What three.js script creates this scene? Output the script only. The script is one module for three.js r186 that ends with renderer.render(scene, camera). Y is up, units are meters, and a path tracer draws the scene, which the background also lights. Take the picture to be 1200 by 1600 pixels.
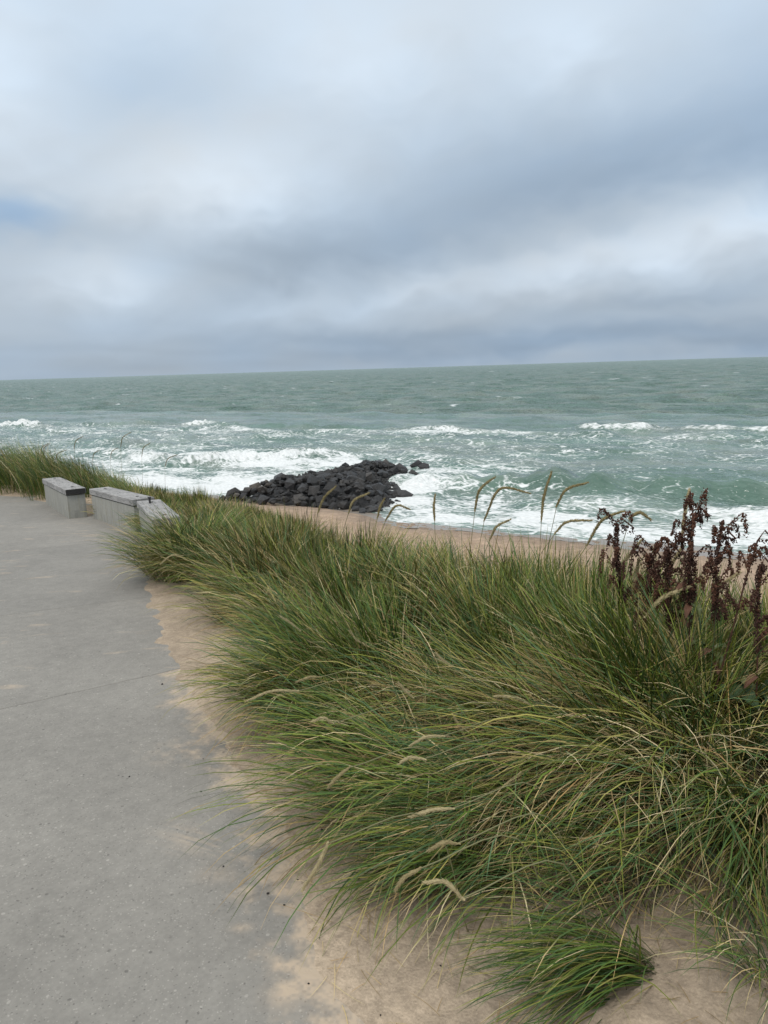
import * as THREE from 'three';
import { ConvexGeometry } from 'three/addons/geometries/ConvexGeometry.js';
import { RoundedBoxGeometry } from 'three/addons/geometries/RoundedBoxGeometry.js';
import { mergeGeometries } from 'three/addons/utils/BufferGeometryUtils.js';
import { createNoise2D, createNoise3D } from 'simplex-noise';

/* ---------- seeded randomness, noise ---------- */
function seeded(a) { return () => { a = (a + 0x6d2b79f5) | 0; let t = Math.imul(a ^ (a >>> 15), 1 | a); t = (t + Math.imul(t ^ (t >>> 7), 61 | t)) ^ t; return ((t ^ (t >>> 14)) >>> 0) / 4294967296; }; }
const n2 = createNoise2D(seeded(11)), n2b = createNoise2D(seeded(12)), n3 = createNoise3D(seeded(13));
const clamp = (x, a = 0, b = 1) => Math.min(b, Math.max(a, x)), lerp = (a, b, t) => a + (b - a) * t;
const sstep = (a, b, x) => { const t = clamp((x - a) / (b - a)); return t * t * (3 - 2 * t); };
function fbm(x, y, o = 4, f = n2) { let s = 0, a = 0.5, q = 1; for (let i = 0; i < o; i++) { s += a * f(x * q, y * q); a *= 0.5; q *= 2.03; } return s; }
function fbm3(x, y, z, o = 4) { let s = 0, a = 0.5, q = 1; for (let i = 0; i < o; i++) { s += a * n3(x * q, y * q, z * q); a *= 0.5; q *= 2.03; } return s; }
const D = Math.PI / 180;

/* ---------- camera ---------- */
const scene = new THREE.Scene();
const camera = new THREE.PerspectiveCamera(67.3, 0.75, 0.05, 60000);
camera.position.set(0, 1.6, 0);
camera.rotation.order = 'YXZ';
camera.rotation.set(-10.6 * D, 0, -1.77 * D);
const renderer = new THREE.WebGLRenderer({ antialias: true });
renderer.toneMapping = THREE.LinearToneMapping;
renderer.toneMappingExposure = 1.04;
renderer.shadowMap.enabled = true;

/* ---------- overcast sky: a layer of stratocumulus with thin spots ---------- */
{
  const W = 2048, Hh = 1024, data = new Float32Array(W * Hh * 4);
  // cloud banks seen over the sea: azimuth, elevation, half-widths, tilt, change of brightness, change of blueness
  const banks = [
    [24, 13.2, 17, 3.2, -0.02, -0.115, 0.045], [8, 10.4, 13, 3.0, 0.13, -0.095, 0.025], [-6, 7.8, 9, 1.7, 0.06, -0.11, 0.01], [30, 17, 9, 4, -0.1, -0.06, 0.03],
    [25, 8.6, 8, 2.1, 0.16, 0.18, -0.012], [13, 6.6, 8, 1.2, 0.14, 0.13, -0.01], [2.6, 5.7, 3.0, 0.9, 0.2, 0.08, -0.006], [-6, 4.6, 6, 0.8, 0.05, 0.06, 0], [22, 4.2, 12, 0.7, 0.05, -0.06, 0.012], [18, 1.6, 22, 1.2, 0.0, -0.09, 0.035], [-3, 2.4, 10, 0.7, 0, -0.05, 0.01],
    [-19, 6.6, 5, 1.7, 0.0, 0.16, -0.014], [-11, 12.5, 8, 3.4, 0.12, 0.17, -0.016], [-24, 10, 3.2, 1.3, 0, -0.12, 0.09],
    [-1, 20, 7, 3, 0, 0.08, -0.01], [-26, 18, 6, 6, 0, 0.12, -0.01], [13, 20, 4, 2.5, 0, 0.09, 0.0], [-15, 18.5, 6, 2.5, 0.1, -0.06, 0.02], [-17, 9.5, 5, 1.2, 0.1, -0.05, 0.01],
  ];
  for (let r = 0; r < Hh; r++) {
    const el = ((r + 0.5) / Hh - 0.5) * 180, y = Math.sin(el * D), ch = Math.cos(el * D);
    for (let c = 0; c < W; c++) {
      const ang = ((c + 0.5) / W - 0.5) * 2 * Math.PI, x = ch * Math.cos(ang), z = ch * Math.sin(ang), o = (r * W + c) * 4;
      const az = Math.atan2(x, -z) / D, up = Math.max(el, 0);
      const k = 1 / (Math.max(y, 0) + 0.14), px = x * k, pz = z * k;
      const wx = fbm(px * 0.3 + 7, pz * 0.3, 2, n2b) * 0.7, wz = fbm(px * 0.3, pz * 0.3 + 31, 2, n2b) * 0.7;
      const cl = fbm(px * 0.4 + wx, pz * 0.4 + wz, 4) * 0.8;                   // bank structure
      const soft = fbm3(x * 6, y * 9, z * 6, 3), fine = 0.75 * soft + 0.45 * fbm3(x * 15 + wx, y * 34 + soft, z * 15, 4);
      let lum = lerp(0.50, 1.16, Math.pow(sstep(-2, 84, up), 0.85)) * (1 + 0.10 * cl + 0.04 * fine);
      let blue = lerp(0.072, 0.006, sstep(18, 55, up)) + 0.022 * fbm(px * 0.4 - 9, pz * 0.4, 2) + 0.012 * soft;
      for (const [a0, e0, wa, we, tilt, db, dbl] of banks) {
        const da = (az - a0) / wa, de = (el - e0 - tilt * (az - a0) + fine * 1.3) / we, g = Math.exp(-da * da - de * de);
        lum += db * g * (1 + 0.4 * fine); blue += dbl * g;
      }
      const hb = Math.exp(-Math.pow(up / 2.6, 2)) ;                               // hazy bank low over the horizon
      lum -= 0.06 * hb * (1 + 0.5 * fbm(az * 0.05, el * 0.6, 2)); blue += 0.018 * hb;
      data[o] = lum * (1 - blue * 1.9); data[o + 1] = lum * (1.012 - 0.22 * Math.max(0, blue - 0.08)); data[o + 2] = lum * (1 + blue * 2.4); data[o + 3] = 1;
    }
  }
  const t = new THREE.DataTexture(data, W, Hh, THREE.RGBAFormat, THREE.FloatType);
  t.mapping = THREE.EquirectangularReflectionMapping; t.magFilter = THREE.LinearFilter; t.minFilter = THREE.LinearFilter; t.needsUpdate = true;
  scene.background = t; scene.environment = t;
}
const sun = new THREE.DirectionalLight(new THREE.Color(1, 0.96, 0.90), 1.5);    // the sun behind cloud: wide and weak
sun.position.set(-16, 40, 16); sun.target.position.set(0, 0, -8);
sun.castShadow = true; sun.shadow.radius = 22; sun.shadow.mapSize.set(2048, 2048);
Object.assign(sun.shadow.camera, { left: -60, right: 60, top: 60, bottom: -60, near: 1, far: 160 });
scene.add(sun, sun.target);

/* ---------- helpers for things and parts ---------- */
const used = {};
const numbered = (n) => { const k = used[n] = (used[n] ?? -1) + 1; return k ? n + '_' + String(k).padStart(3, '0') : n; };
function shade(o) { o.castShadow = o.receiveShadow = true; return o; }
function tag(o, label, category, group) { Object.assign(o.userData, { label, category }); if (group) o.userData.group = group; return o; }
function thing(name, label, category, pos = [0, 0, 0], turn = 0, group) { const o = new THREE.Group(); o.name = numbered(name); o.position.set(...pos); o.rotation.y = turn; scene.add(o); return tag(o, label, category, group); }
function part(name, geo, mat, parent) { const m = shade(new THREE.Mesh(geo, mat)); m.name = name; parent.add(m); return m; }
function setting(name, geo, mat, label, category, kind = 'structure') { const m = shade(new THREE.Mesh(geo, mat)); m.name = numbered(name); m.userData = { kind, label, category }; scene.add(m); return m; }
function dataMap(w, h, fn, srgb, wrap = THREE.RepeatWrapping) {
  const d = new Uint8Array(w * h * 4), q = [0, 0, 0];
  for (let j = 0, o = 0; j < h; j++) for (let i = 0; i < w; i++, o += 4) { fn(i, j, q); d[o] = clamp(q[0]) * 255; d[o + 1] = clamp(q[1]) * 255; d[o + 2] = clamp(q[2]) * 255; d[o + 3] = 255; }
  const t = new THREE.DataTexture(d, w, h); t.wrapS = t.wrapT = wrap; t.magFilter = THREE.LinearFilter; t.minFilter = THREE.LinearMipmapLinearFilter; t.generateMipmaps = true;
  if (srgb) t.colorSpace = THREE.SRGBColorSpace; t.needsUpdate = true; return t;
}
const toS = (l) => (l <= 0.0031308 ? l * 12.92 : 1.055 * Math.pow(l, 1 / 2.4) - 0.055);
// noise that repeats over a square tile: p noise cells per tile
function tiled(p, seed) {
  const r = seeded(seed), g = new Float32Array(p * p); for (let i = 0; i < g.length; i++) g[i] = r() * 2 - 1;
  return (u, v) => { const x = u * p, y = v * p, i = Math.floor(x), j = Math.floor(y), fx = x - i, fy = y - j, sx = fx * fx * (3 - 2 * fx), sy = fy * fy * (3 - 2 * fy), w = (a) => ((a % p) + p) % p;
    return lerp(lerp(g[w(j) * p + w(i)], g[w(j) * p + w(i + 1)], sx), lerp(g[w(j + 1) * p + w(i)], g[w(j + 1) * p + w(i + 1)], sx), sy); };
}
function gridGeo(cols, rows, vert, colour) {   // vert(i, j) -> [x, y, z, u, v]
  const n = cols * rows, P = new Float32Array(n * 3), U = new Float32Array(n * 2), C = colour ? new Float32Array(n * 3) : null, I = new Uint32Array((cols - 1) * (rows - 1) * 6);
  for (let j = 0, k = 0; j < rows; j++) for (let i = 0; i < cols; i++, k++) { const v = vert(i, j); P.set(v.slice(0, 3), k * 3); U[k * 2] = v[3]; U[k * 2 + 1] = v[4]; if (C) C.set(colour(v), k * 3); }
  for (let j = 0, o = 0; j < rows - 1; j++) for (let i = 0; i < cols - 1; i++, o += 6) { const a = j * cols + i, b = a + 1, c = a + cols, d = c + 1; I.set([a, b, c, b, d, c], o); }
  const g = new THREE.BufferGeometry(); g.setAttribute('position', new THREE.BufferAttribute(P, 3)); g.setAttribute('uv', new THREE.BufferAttribute(U, 2));
  if (C) g.setAttribute('color', new THREE.BufferAttribute(C, 3)); g.setIndex(new THREE.BufferAttribute(I, 1)); g.computeVertexNormals(); return g;
}

/* ---------- lie of the land ---------- */
const SEA = -8.4;
const UX = 0.846, UZ = 0.533, NX = 0.533, NZ = -0.846;             // along the shore, and out to sea
const sOf = (x, z) => x * UX + (z + 50.9) * UZ, tOf = (x, z) => x * NX + (z + 50.9) * NZ;
const stX = (s, t) => s * UX + t * NX, stZ = (s, t) => -50.9 + s * UZ + t * NZ;
const EDGE = [[3.5, 9], [1.1, 3.5], [0.3, 0.6], [0.0, -1.0], [-0.17, -1.7], [-0.29, -2.1], [-0.44, -2.63], [-0.75, -3.29], [-1.26, -4.3], [-1.6, -5.1], [-2.2, -6.75], [-2.75, -8.4], [-3.2, -9.7], [-4.25, -11.0], [-4.75, -11.5], [-5.8, -13.1], [-7.4, -14.6], [-10, -16.4], [-14, -18.6], [-22, -22], [-60, -36]];
function edgeAt(x, z) {   // signed distance from the seaward edge of the path (positive towards the sea), and metres along it
  let best = 1e9, sd = 0, along = 0, run = 0;
  for (let i = 0; i < EDGE.length - 1; i++) {
    const [ax, az] = EDGE[i], [bx, bz] = EDGE[i + 1], dx = bx - ax, dz = bz - az, l2 = dx * dx + dz * dz, L = Math.sqrt(l2);
    const t = clamp(((x - ax) * dx + (z - az) * dz) / l2), qx = x - ax - dx * t, qz = z - az - dz * t, d2 = qx * qx + qz * qz;
    if (d2 < best) { best = d2; sd = Math.sqrt(d2) * ((dx * qz - dz * qx) > 0 ? 1 : -1); along = run + L * t; }
    run += L;
  }
  return [sd, along];
}
const pathY = (x, z) => 0.04 * z;
const spit = (s) => 3.2 * sstep(2, -4, s);                            // sand held by the breakwater
const beachY = (t, s = 20) => { const q = t - spit(s); return SEA - 0.075 * q + (q < -14 ? -0.02 * (q + 14) : 0); };
function ground(x, z, detail = true) {
  const [d] = edgeAt(x, z), t = tOf(x, z), base = pathY(x, z);
  const w = lerp(2.7, 1.15, sstep(-4.2, -8.5, z)) + 0.25 * fbm(x * 0.4, z * 0.4, 2);
  let h;
  if (d < -0.75 && d > -6.2) return base - 0.016;
  const nz = fbm(x * 1.7, z * 1.7, 4) * 0.16 + fbm(x * 7, z * 7, 2) * 0.05;
  if (d <= -6.2) return base + 0.05 * sstep(-6.2, -7.5, d) - 0.016 * (1 - sstep(-6.2, -6.4, d)) + fbm(x * 0.5, z * 0.5, 3) * 0.12 * sstep(-6.4, -9, d);
  const e = d + nz * 0.55 - 0.02;
  h = base + (e < 0 ? Math.max(-0.016, e * 0.06) : 0.02 * e + 0.05 * sstep(0, 1.4, e)) ;
  if (d > 0.1) h += (fbm(x * 0.9 + 3, z * 0.9, 3) * 0.07 + fbm(x * 4, z * 4, 3) * 0.018 + n2b(x * 7, z * 7) * 0.006) * sstep(0.1, 0.7, d);
  const o = d - w; h -= 0.56 * (o > 6 ? o : Math.log(1 + Math.exp(o * 4)) / 4);
  const b = beachY(t, sOf(x, z)) + (detail ? fbm(x * 0.22, z * 0.22, 3) * 0.10 + fbm(x * 0.9, z * 1.3, 3) * 0.13 * sstep(0, -3.5, t) : 0), kk = 1.2;
  const m = clamp(0.5 + 0.5 * (h - b) / kk); return lerp(b, h, m) + kk * m * (1 - m);
}

/* ---------- sand: dune, beach and sea bed in one sheet ---------- */
const grain = (() => { const a = tiled(256, 3), b = tiled(90, 4), c = tiled(20, 5), d = tiled(6, 6); const r = seeded(7);
  return dataMap(1024, 1024, (i, j, q) => { const u = i / 1024, v = j / 1024; let g = 0.86 + 0.05 * a(u, v) + 0.05 * b(u, v) + 0.05 * c(u, v) + 0.04 * d(u, v) + (r() - 0.5) * 0.12; if (r() < 0.004) g -= 0.35 * r(); if (r() < 0.004) g += 0.2; q[0] = g; q[1] = g * 0.995; q[2] = g * 0.985; }, true); })();
const grainBump = (() => { const a = tiled(256, 3), b = tiled(70, 14), c = tiled(24, 15), d = tiled(9, 16);
  return dataMap(1024, 1024, (i, j, q) => { const u = i / 1024, v = j / 1024; q[0] = q[1] = q[2] = 0.5 + 0.08 * a(u, v) + 0.14 * b(u, v) + 0.2 * c(u, v) + 0.2 * d(u, v); }); })();
const sandMat = new THREE.MeshStandardMaterial({ vertexColors: true, map: grain, roughness: 0.95, bumpMap: grainBump, bumpScale: 0.010 });
const coord = (list) => { const o = [list[0][0]]; for (let k = 0; k < list.length; k++) { const [a, b, st] = list[k]; const n = Math.max(1, Math.round(Math.abs(b - a) / st)); for (let i = 1; i <= n; i++) o.push(lerp(a, b, i / n)); } return o; };
{
  const xs = coord([[-160, -40, 6], [-40, -16, 1.2], [-16, -5, 0.3], [-5, -3, 0.1], [-3, 2.6, 0.035], [2.6, 5, 0.12], [5, 30, 0.45], [30, 60, 2], [60, 140, 8]]);
  const zs = coord([[60, 12, 6], [12, 2, 1], [2, -1, 0.15], [-1, -6, 0.035], [-6, -11, 0.08], [-11, -20, 0.3], [-20, -62, 0.4], [-62, -80, 1.5], [-80, -240, 12]]).map((z) => z);
  const g = gridGeo(xs.length, zs.length, (i, j) => { const x = xs[i], z = zs[j]; return [x, ground(x, z), z, x / 1.6, z / 1.6]; }, (v) => {
    const t = tOf(v[0], v[2]), be = sstep(-36, -32, t), p = fbm(v[0] * 0.5, v[2] * 0.5, 3), k = 1 + 0.16 * p + 0.06 * fbm(v[0] * 5, v[2] * 5, 2) + be * 0.22 * fbm(v[0] * 1.3, v[2] * 1.3, 3);
    const damp = sstep(-6, -1.2, t - spit(sOf(v[0], v[2])) + 1.6 * fbm(v[0] * 0.3, v[2] * 0.3, 3));
    return [lerp(0.495, 0.51, be) * k * (1 - 0.35 * damp), lerp(0.396, 0.37, be) * k * (1 - 0.33 * damp), lerp(0.295, 0.265, be) * k * (1 - 0.3 * damp)];
  });
  setting('sand', g, sandMat, 'pale tan sand of the dune and beach', 'sand');
}

/* ---------- concrete path, one slab between each two joints ---------- */
function concreteMaps(seed, drift) {   // 3.2 m square: cement, pale and dark chips, blown sand where drift() says so
  const N = 2048, r = seeded(seed), a = tiled(300, seed + 1), b = tiled(70, seed + 2), c = tiled(12, seed + 3), d = tiled(5, seed + 4), chip = new Float32Array(N * N), hole = new Float32Array(N * N);
  for (let k = 0; k < 62000; k++) {
    const x = r() * N, y = r() * N, big = r() < 0.035, ra = (big ? 2.2 + r() * 2.2 : 0.7 + r() * 1.1), e = 0.5 + r() * 0.5, th = r() * 3.14, tone = r() < 0.62 ? 0.08 + r() * 0.34 : -(0.06 + r() * 0.32), cs = Math.cos(th), sn = Math.sin(th), R = Math.ceil(ra);
    for (let j = -R; j <= R; j++) for (let i = -R; i <= R; i++) { const p = i * cs + j * sn, q = (-i * sn + j * cs) / e; if (p * p + q * q < ra * ra) { const o = ((Math.floor(y) + j + N) % N) * N + (Math.floor(x) + i + N) % N; chip[o] = tone; hole[o] = tone < -0.2 ? -0.5 : 0.12; } }
  }
  const W = [0, 0, 0];
  const map = dataMap(N, N, (i, j, q) => {
    const u = i / N, v = j / N, g = 0.222 * (1 + 0.07 * a(u, v) + 0.07 * b(u, v) + 0.06 * c(u, v) + 0.05 * d(u, v)) * (1 + chip[j * N + i] * 1.2) * (0.96 + r() * 0.08);
    const s = clamp(drift(u, v) * (1 + 0.35 * a(u, v) + 0.3 * b(u, v))), f = s * 0.95;
    q[0] = toS(lerp(g * 1.045, 0.47, f)); q[1] = toS(lerp(g * 0.985, 0.375, f)); q[2] = toS(lerp(g * 0.88, 0.278, f));
  }, true);
  const bump = dataMap(1024, 1024, (i, j, q) => { const o = (j * 2) * N + i * 2, u = i / 1024, v = j / 1024; q[0] = q[1] = q[2] = 0.55 + 0.1 * a(u, v) + 0.06 * b(u, v) + hole[o] * 0.6; });
  return { map, bumpMap: bump };
}
// the near slab's texture square runs from x -2.7, z -4.5; u grows with x, v with z
const nearDrift = (u, v) => {
  const x = -2.7 + u * 3.2, z = -4.5 + v * 3.2, blob = (cx, cz, rx, rz, th = 0) => { const c = Math.cos(th), s = Math.sin(th), p = ((x - cx) * c + (z - cz) * s) / rx, q = (-(x - cx) * s + (z - cz) * c) / rz; return Math.exp(-p * p - q * q); };
  const [d] = edgeAt(x, z), n = fbm(x * 2.2, z * 2.2, 4), f = fbm(x * 9, z * 9, 3), streak = fbm(x * 3 + z * 1.2, (z - x * 0.5) * 22, 3);
  const arc = Math.abs(Math.hypot(x + 0.42, (z + 2.75) * 1.1) - 0.27);                     // brushed curve where blades sweep the ground
  let s = 1.0 * Math.pow(sstep(-0.17, 0.06, d + n * 0.16 + f * 0.1), 1.5) + 0.55 * blob(-0.68, -2.6, 0.16, 0.09, 0.3) * (0.6 + 1.3 * streak) + 0.3 * blob(-0.62, -2.38, 0.06, 0.05) + 0.8 * blob(-0.31, -1.83, 0.05, 0.05) + 0.5 * blob(-0.48, -2.1, 0.03, 0.02);
  s += 0.3 * blob(-0.95, -3.35, 0.16, 0.14) * (0.5 + f * 1.6) ;
  if (d > -0.5) s -= 0.5 * Math.exp(-Math.pow(arc / 0.05, 2)) * sstep(-3.0, -2.7, z) * (1 - sstep(-2.4, -2.2, z));
  return s;
};
const cA = concreteMaps(101, nearDrift), cB = concreteMaps(202, (u, v) => { const n = fbm(u * 3, v * 9, 4) - 0.36; return clamp(n * 1.5); });
const slabMats = [new THREE.MeshStandardMaterial({ ...cA, bumpScale: 0.004, roughness: 0.8 }), new THREE.MeshStandardMaterial({ ...cB, bumpScale: 0.004, roughness: 0.8 }), new THREE.MeshStandardMaterial({ ...cB, color: new THREE.Color(0.95, 0.955, 0.96), bumpScale: 0.004, roughness: 0.8 })];
{
  const path = new THREE.Group(); path.name = 'concrete_path'; path.userData = { kind: 'structure', label: 'grey concrete path with thin joints running beside the dune grass', category: 'path' }; scene.add(path);
  // joints: a point on each, and the direction the joint runs in
  const J = [[2.6, 6.5, 0.9, -0.4], [0.6, 0.9, 0.88, -0.45], [-1.39, -4.41, 0.83, -0.56], [-2.1, -6.27, 0.915, -0.40], [-3.3, -9.17, 0.9, -0.43], [-4.6, -11.2, 0.8, -0.6], [-6.6, -13.6, 0.7, -0.71], [-10.2, -16.3, 0.55, -0.83], [-16, -19.3, 0.4, -0.92], [-26, -23.5, 0.37, -0.93]];
  const side = (k, d) => { const [x, z, dx, dz] = J[k], l = Math.hypot(dx, dz); return [x + dx / l * d, z + dz / l * d]; };
  for (let k = 0; k < J.length - 1; k++) {
    const gap = 0.004, R = 0.75, L = -6.4, A = side(k, R), B = side(k + 1, R), C = side(k + 1, L), E = side(k, L);
    const mid = EDGE.filter(([x, z]) => { const a = side(k, 0), b = side(k + 1, 0), ux = b[0] - a[0], uz = b[1] - a[1], t = ((x - a[0]) * ux + (z - a[1]) * uz) / (ux * ux + uz * uz); return t > 0.12 && t < 0.88 && Math.abs((x - a[0]) * uz - (z - a[1]) * ux) / Math.hypot(ux, uz) < 2; })
      .map(([x, z]) => { const [, , dx, dz] = J[k], l = Math.hypot(dx, dz); return [x + dx / l * R, z + dz / l * R]; });
    const pts = [A, ...mid, B, C, E], cx = pts.reduce((q, p) => q + p[0], 0) / pts.length, cz = pts.reduce((q, p) => q + p[1], 0) / pts.length;
    const sh = new THREE.Shape(pts.map(([x, z]) => { const l = Math.hypot(x - cx, z - cz); return new THREE.Vector2(x - (x - cx) / l * gap, -(z - (z - cz) / l * gap)); }));
    const g = new THREE.ExtrudeGeometry(sh, { depth: 0.1, bevelEnabled: true, bevelThickness: 0.004, bevelSize: 0.003, bevelOffset: -0.003, bevelSegments: 1, steps: 1 });
    g.rotateX(-Math.PI / 2); g.translate(0, -0.104, 0);
    const p = g.attributes.position, uv = g.attributes.uv;
    for (let i = 0; i < p.count; i++) { const x = p.getX(i), z = p.getZ(i); p.setY(i, p.getY(i) + pathY(x, z)); uv.setXY(i, (x + 2.7) / 3.2, (z + 4.5) / 3.2); }
    g.computeVertexNormals();
    part('slab', g, slabMats[k === 1 ? 0 : 1 + k % 2], path);
  }
}

/* ---------- the sea ---------- */
// breakers: s from, s to, t at the start, t at the end, height, foam
const BREAKERS = [[-135, -118, 54, 56, 1.1, 1.0], [-102, -94, 66, 67.5, 0.7, 0.4], [-89, -79.5, 66, 67.6, 1.0, 1.0], [-118, -100, 63, 64, 0.6, 0.1], [-78, -44, 66, 67, 0.8, 0.2], [-44, -18, 66, 65, 0.7, 0.25], [-40, -24, 17, 30.5, 0.85, 1.0], [-62, -40, 25, 19, 0.6, 0.8],
  [-12, 2, 71, 71, 0.9, 0.95], [0, 24, 70.5, 70, 0.8, 0.8], [-8, -2, 62, 60, 0.5, 0.5], [-10, 12, 13.5, 15.5, 1.1, 0.0], [6, 36, 15.8, 20, 1.1, 0.06], [17, 30, 8.6, 9.6, 0.55, 1.0], [4, 17, 9, 8.4, 0.35, 0.55], [-30, -8, 47, 50, 0.5, 0.22], [-75, -40, 44, 46, 0.5, 0.12], [-80, -54, 35, 33, 0.6, 0.15], [-5, 12, 44, 42, 0.45, 0.1]];
function breaker(s, t, out) {
  let h = 0, f = 0;
  for (const [s0, s1, t0, t1, hh, fo] of BREAKERS) {
    const k = (s - s0) / (s1 - s0); if (k < -0.2 || k > 1.2) continue;
    const env = sstep(-0.2, 0.3, k + 0.12 * n2b(s * 0.4, t0)) * (1 - sstep(0.7, 1.2, k + 0.12 * n2b(s * 0.4, t0 + 7))) * (0.85 + 0.3 * n2(s * 0.25, t0 + 2)), tc = lerp(t0, t1, k) + 0.9 * n2(s * 0.11, t0) + 0.35 * n2(s * 0.5, t0 + 9), q = t - tc;
    if (q < -7 || q > 9) continue;
    const prof = q < 0 ? Math.exp(-q * q / 1.3) : Math.exp(-q * q / 9), rough = fo > 0.3 ? 1 + 0.25 * n2b(s * 1.3, t * 1.6) : 1;
    h += hh * env * prof * rough; f = Math.max(f, fo * env * (q < 0 ? sstep(-2.6, -0.6, q) : 1 - sstep(0.1, 1.5 + n2b(s * 0.3, 4), q)));
    f = Math.max(f, 0.5 * fo * env * sstep(-6, -2.4, q) * (1 - sstep(-0.5, 0, q)));
  }
  out.h = h; out.f = f; return out;
}
const bo = {};
function seaY(s, t) {
  const a = sstep(-2, 22, t), far = sstep(60, 140, t), w = 0.8 * n2(s * 0.02, t * 0.02);
  let h = 0;
  const swell = (lam, amp, off, sl) => { const ph = ((t + s * sl) / lam + 0.55 * n2b(s * 0.03 + off, t * 0.03)) * Math.PI * 2 + off + w; const c = Math.sin(ph); return amp * (Math.pow(0.5 + 0.5 * c, 1.7) * 2 - 0.85) * (0.55 + 0.65 * n2(s * 0.045 + off, t * 0.03 - off)); };
  h += swell(19, 0.30, 1.3, 0.05) * a + swell(11.5, 0.16, 4.1, -0.16) * a + far * (swell(27, 0.45, 2.2, 0.2) + swell(15, 0.28, 8.2, -0.3));
  h += (n2(s * 0.13, t * 0.26) * 0.15 + n2b(s * 0.34, t * 0.6) * 0.085 + n2(s * 0.9, t * 1.3) * 0.03) * (0.35 + 0.65 * a);
  if (t < 100) h += breaker(s, t, bo).h;
  return SEA + 0.05 + h * (0.25 + 0.75 * sstep(-4, 6, t));
}
function waterTone(s, t, q) {
  // one grey green water, with drifting patches that carry more or less sand
  const f = fbm(s * 0.05 + 5, t * 0.12, 4), silt = 0.075 * sstep(0.0, 0.5, fbm(s * 0.03 + 9, t * 0.07, 4) + 0.2), k = 1 + 0.35 * f;
  q[0] = 0.084 * k + silt; q[1] = 0.154 * k + silt * 0.8; q[2] = 0.122 * k + silt * 0.8; return q;
}
const S0 = -170, S1 = 70, T0 = -8, T1 = 104;
function ridge(x, y, f) { return 1 - Math.abs(f(x, y)); }
function foamAt(s, t, hb) {
  // lace: thin warped ridges, stretched along the shore
  const wx = 1.5 * n2(s * 0.12, t * 0.2) + 0.5 * n2b(s * 0.5, t * 0.8), wt = 1.1 * n2b(s * 0.1 + 4, t * 0.22) + 0.35 * n2(s * 0.6, t * 0.9 + 3);
  const x = s + wx, y = t + wt;
  const l1 = Math.pow(ridge(x * 0.33, y * 0.8, n2), 5), l2 = Math.pow(ridge(x * 0.9 + 7, y * 1.9, n2b), 4), l3 = Math.pow(ridge(x * 2.3, y * 4.2 + 2, n2), 3), patch = 0.5 + 0.6 * fbm(x * 0.1 + 2, y * 0.16, 4, n2b);
  const groyne = Math.exp(-Math.pow((s + 7) / 12, 2) - Math.pow((t - 18) / 16, 2));
  let dens = 0.46 * (1 - sstep(61, 69, t + 4 * n2(s * 0.03, 5))) * (0.5 + 0.5 * sstep(0.25, 0.75, patch));
  dens -= 0.16 * sstep(9, 15, t) * (1 - sstep(34, 44, t)) * sstep(-6, 8, s);                 // quieter green trough on the right
  dens += 0.42 * Math.exp(-Math.pow((t - spit(s) - 3.2) / 4.2, 2)) + 0.30 * groyne;                       // swash, and the churn round the boulders
  dens += 0.20 * sstep(-14, -22, s) * sstep(-2, 2, t) * (1 - sstep(24, 38, t + 5 * n2(s * 0.06, 1)));
  dens += 0.12 * sstep(-20, -60, s) * sstep(40, 48, t) * (1 - sstep(54, 62, t));
  dens += 0.10 * Math.exp(-Math.pow((t - 66) / 5, 2)) * sstep(-75, -20, s);
  const wash = (s0, t0, rs, rt) => Math.exp(-Math.pow((s - s0) / rs, 2) - Math.pow((t - t0 - 0.8 * n2(s * 0.2, t0)) / rt, 2));  // foam trailing behind the spilling crests
  dens += 0.55 * wash(-5, 71.5, 8, 3) + 0.34 * wash(8, 70.5, 12, 1.3) + 0.4 * wash(-32, 24, 13, 4) + 0.3 * wash(-60, 60, 30, 3) + 0.25 * wash(-25, 63, 14, 3) + 0.3 * wash(22, 9, 10, 2.4);
  let f = sstep(0.69 - dens * 0.62, 0.93 - dens * 0.62, 0.44 * l1 + 0.3 * l2 + 0.2 * l3 + 0.35 * patch * dens + dens * 0.16);
  const b = breaker(s, t, bo).f;
  f = Math.max(f, sstep(0.30, 0.75, b * (0.72 + 0.35 * l2 + 0.3 * n2b(s * 0.9, t * 1.4))));
  return clamp(f) * sstep(T1, T1 - 10, t);
}
const wt = [0, 0, 0], N = 2048;
const foam = new Float32Array(N * N);
const seaMap = dataMap(N, N, (i, j, q) => {
  const s = lerp(S0, S1, (i + 0.5) / N), t = lerp(T0, T1, (j + 0.5) / N), f = foamAt(s, t); foam[j * N + i] = f; waterTone(s, t, wt);
  const fw = 0.74 + 0.1 * n2b(s * 2.1, t * 3.3), film = 0.05 * (0.5 + 0.5 * n2(s * 0.15, t * 0.3));
  for (let c = 0; c < 3; c++) q[c] = toS(lerp(wt[c] + film * 0.3, fw * [0.97, 1, 1][c], f));
}, true, THREE.ClampToEdgeWrapping);
const seaRough = dataMap(1024, 1024, (i, j, q) => { const f = foam[(j * 2) * N + i * 2]; q[0] = q[2] = 0; q[1] = lerp(0.13, 0.95, f); }, false, THREE.ClampToEdgeWrapping);
const ripple = (() => { const a = tiled(9, 31), b = tiled(23, 32), c = tiled(57, 33), d = tiled(130, 34); return dataMap(512, 512, (i, j, q) => { const u = i / 512, v = j / 512, k = 1 - Math.abs(b(u, v * 1)) * 0.9; q[0] = q[1] = q[2] = 0.35 + 0.16 * a(u, v) + 0.2 * k + 0.12 * c(u, v) + 0.06 * d(u, v); }); })();
const rip = (rs, rt) => { const t = ripple.clone(); t.repeat.set(rs, rt); t.needsUpdate = true; return t; };
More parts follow.
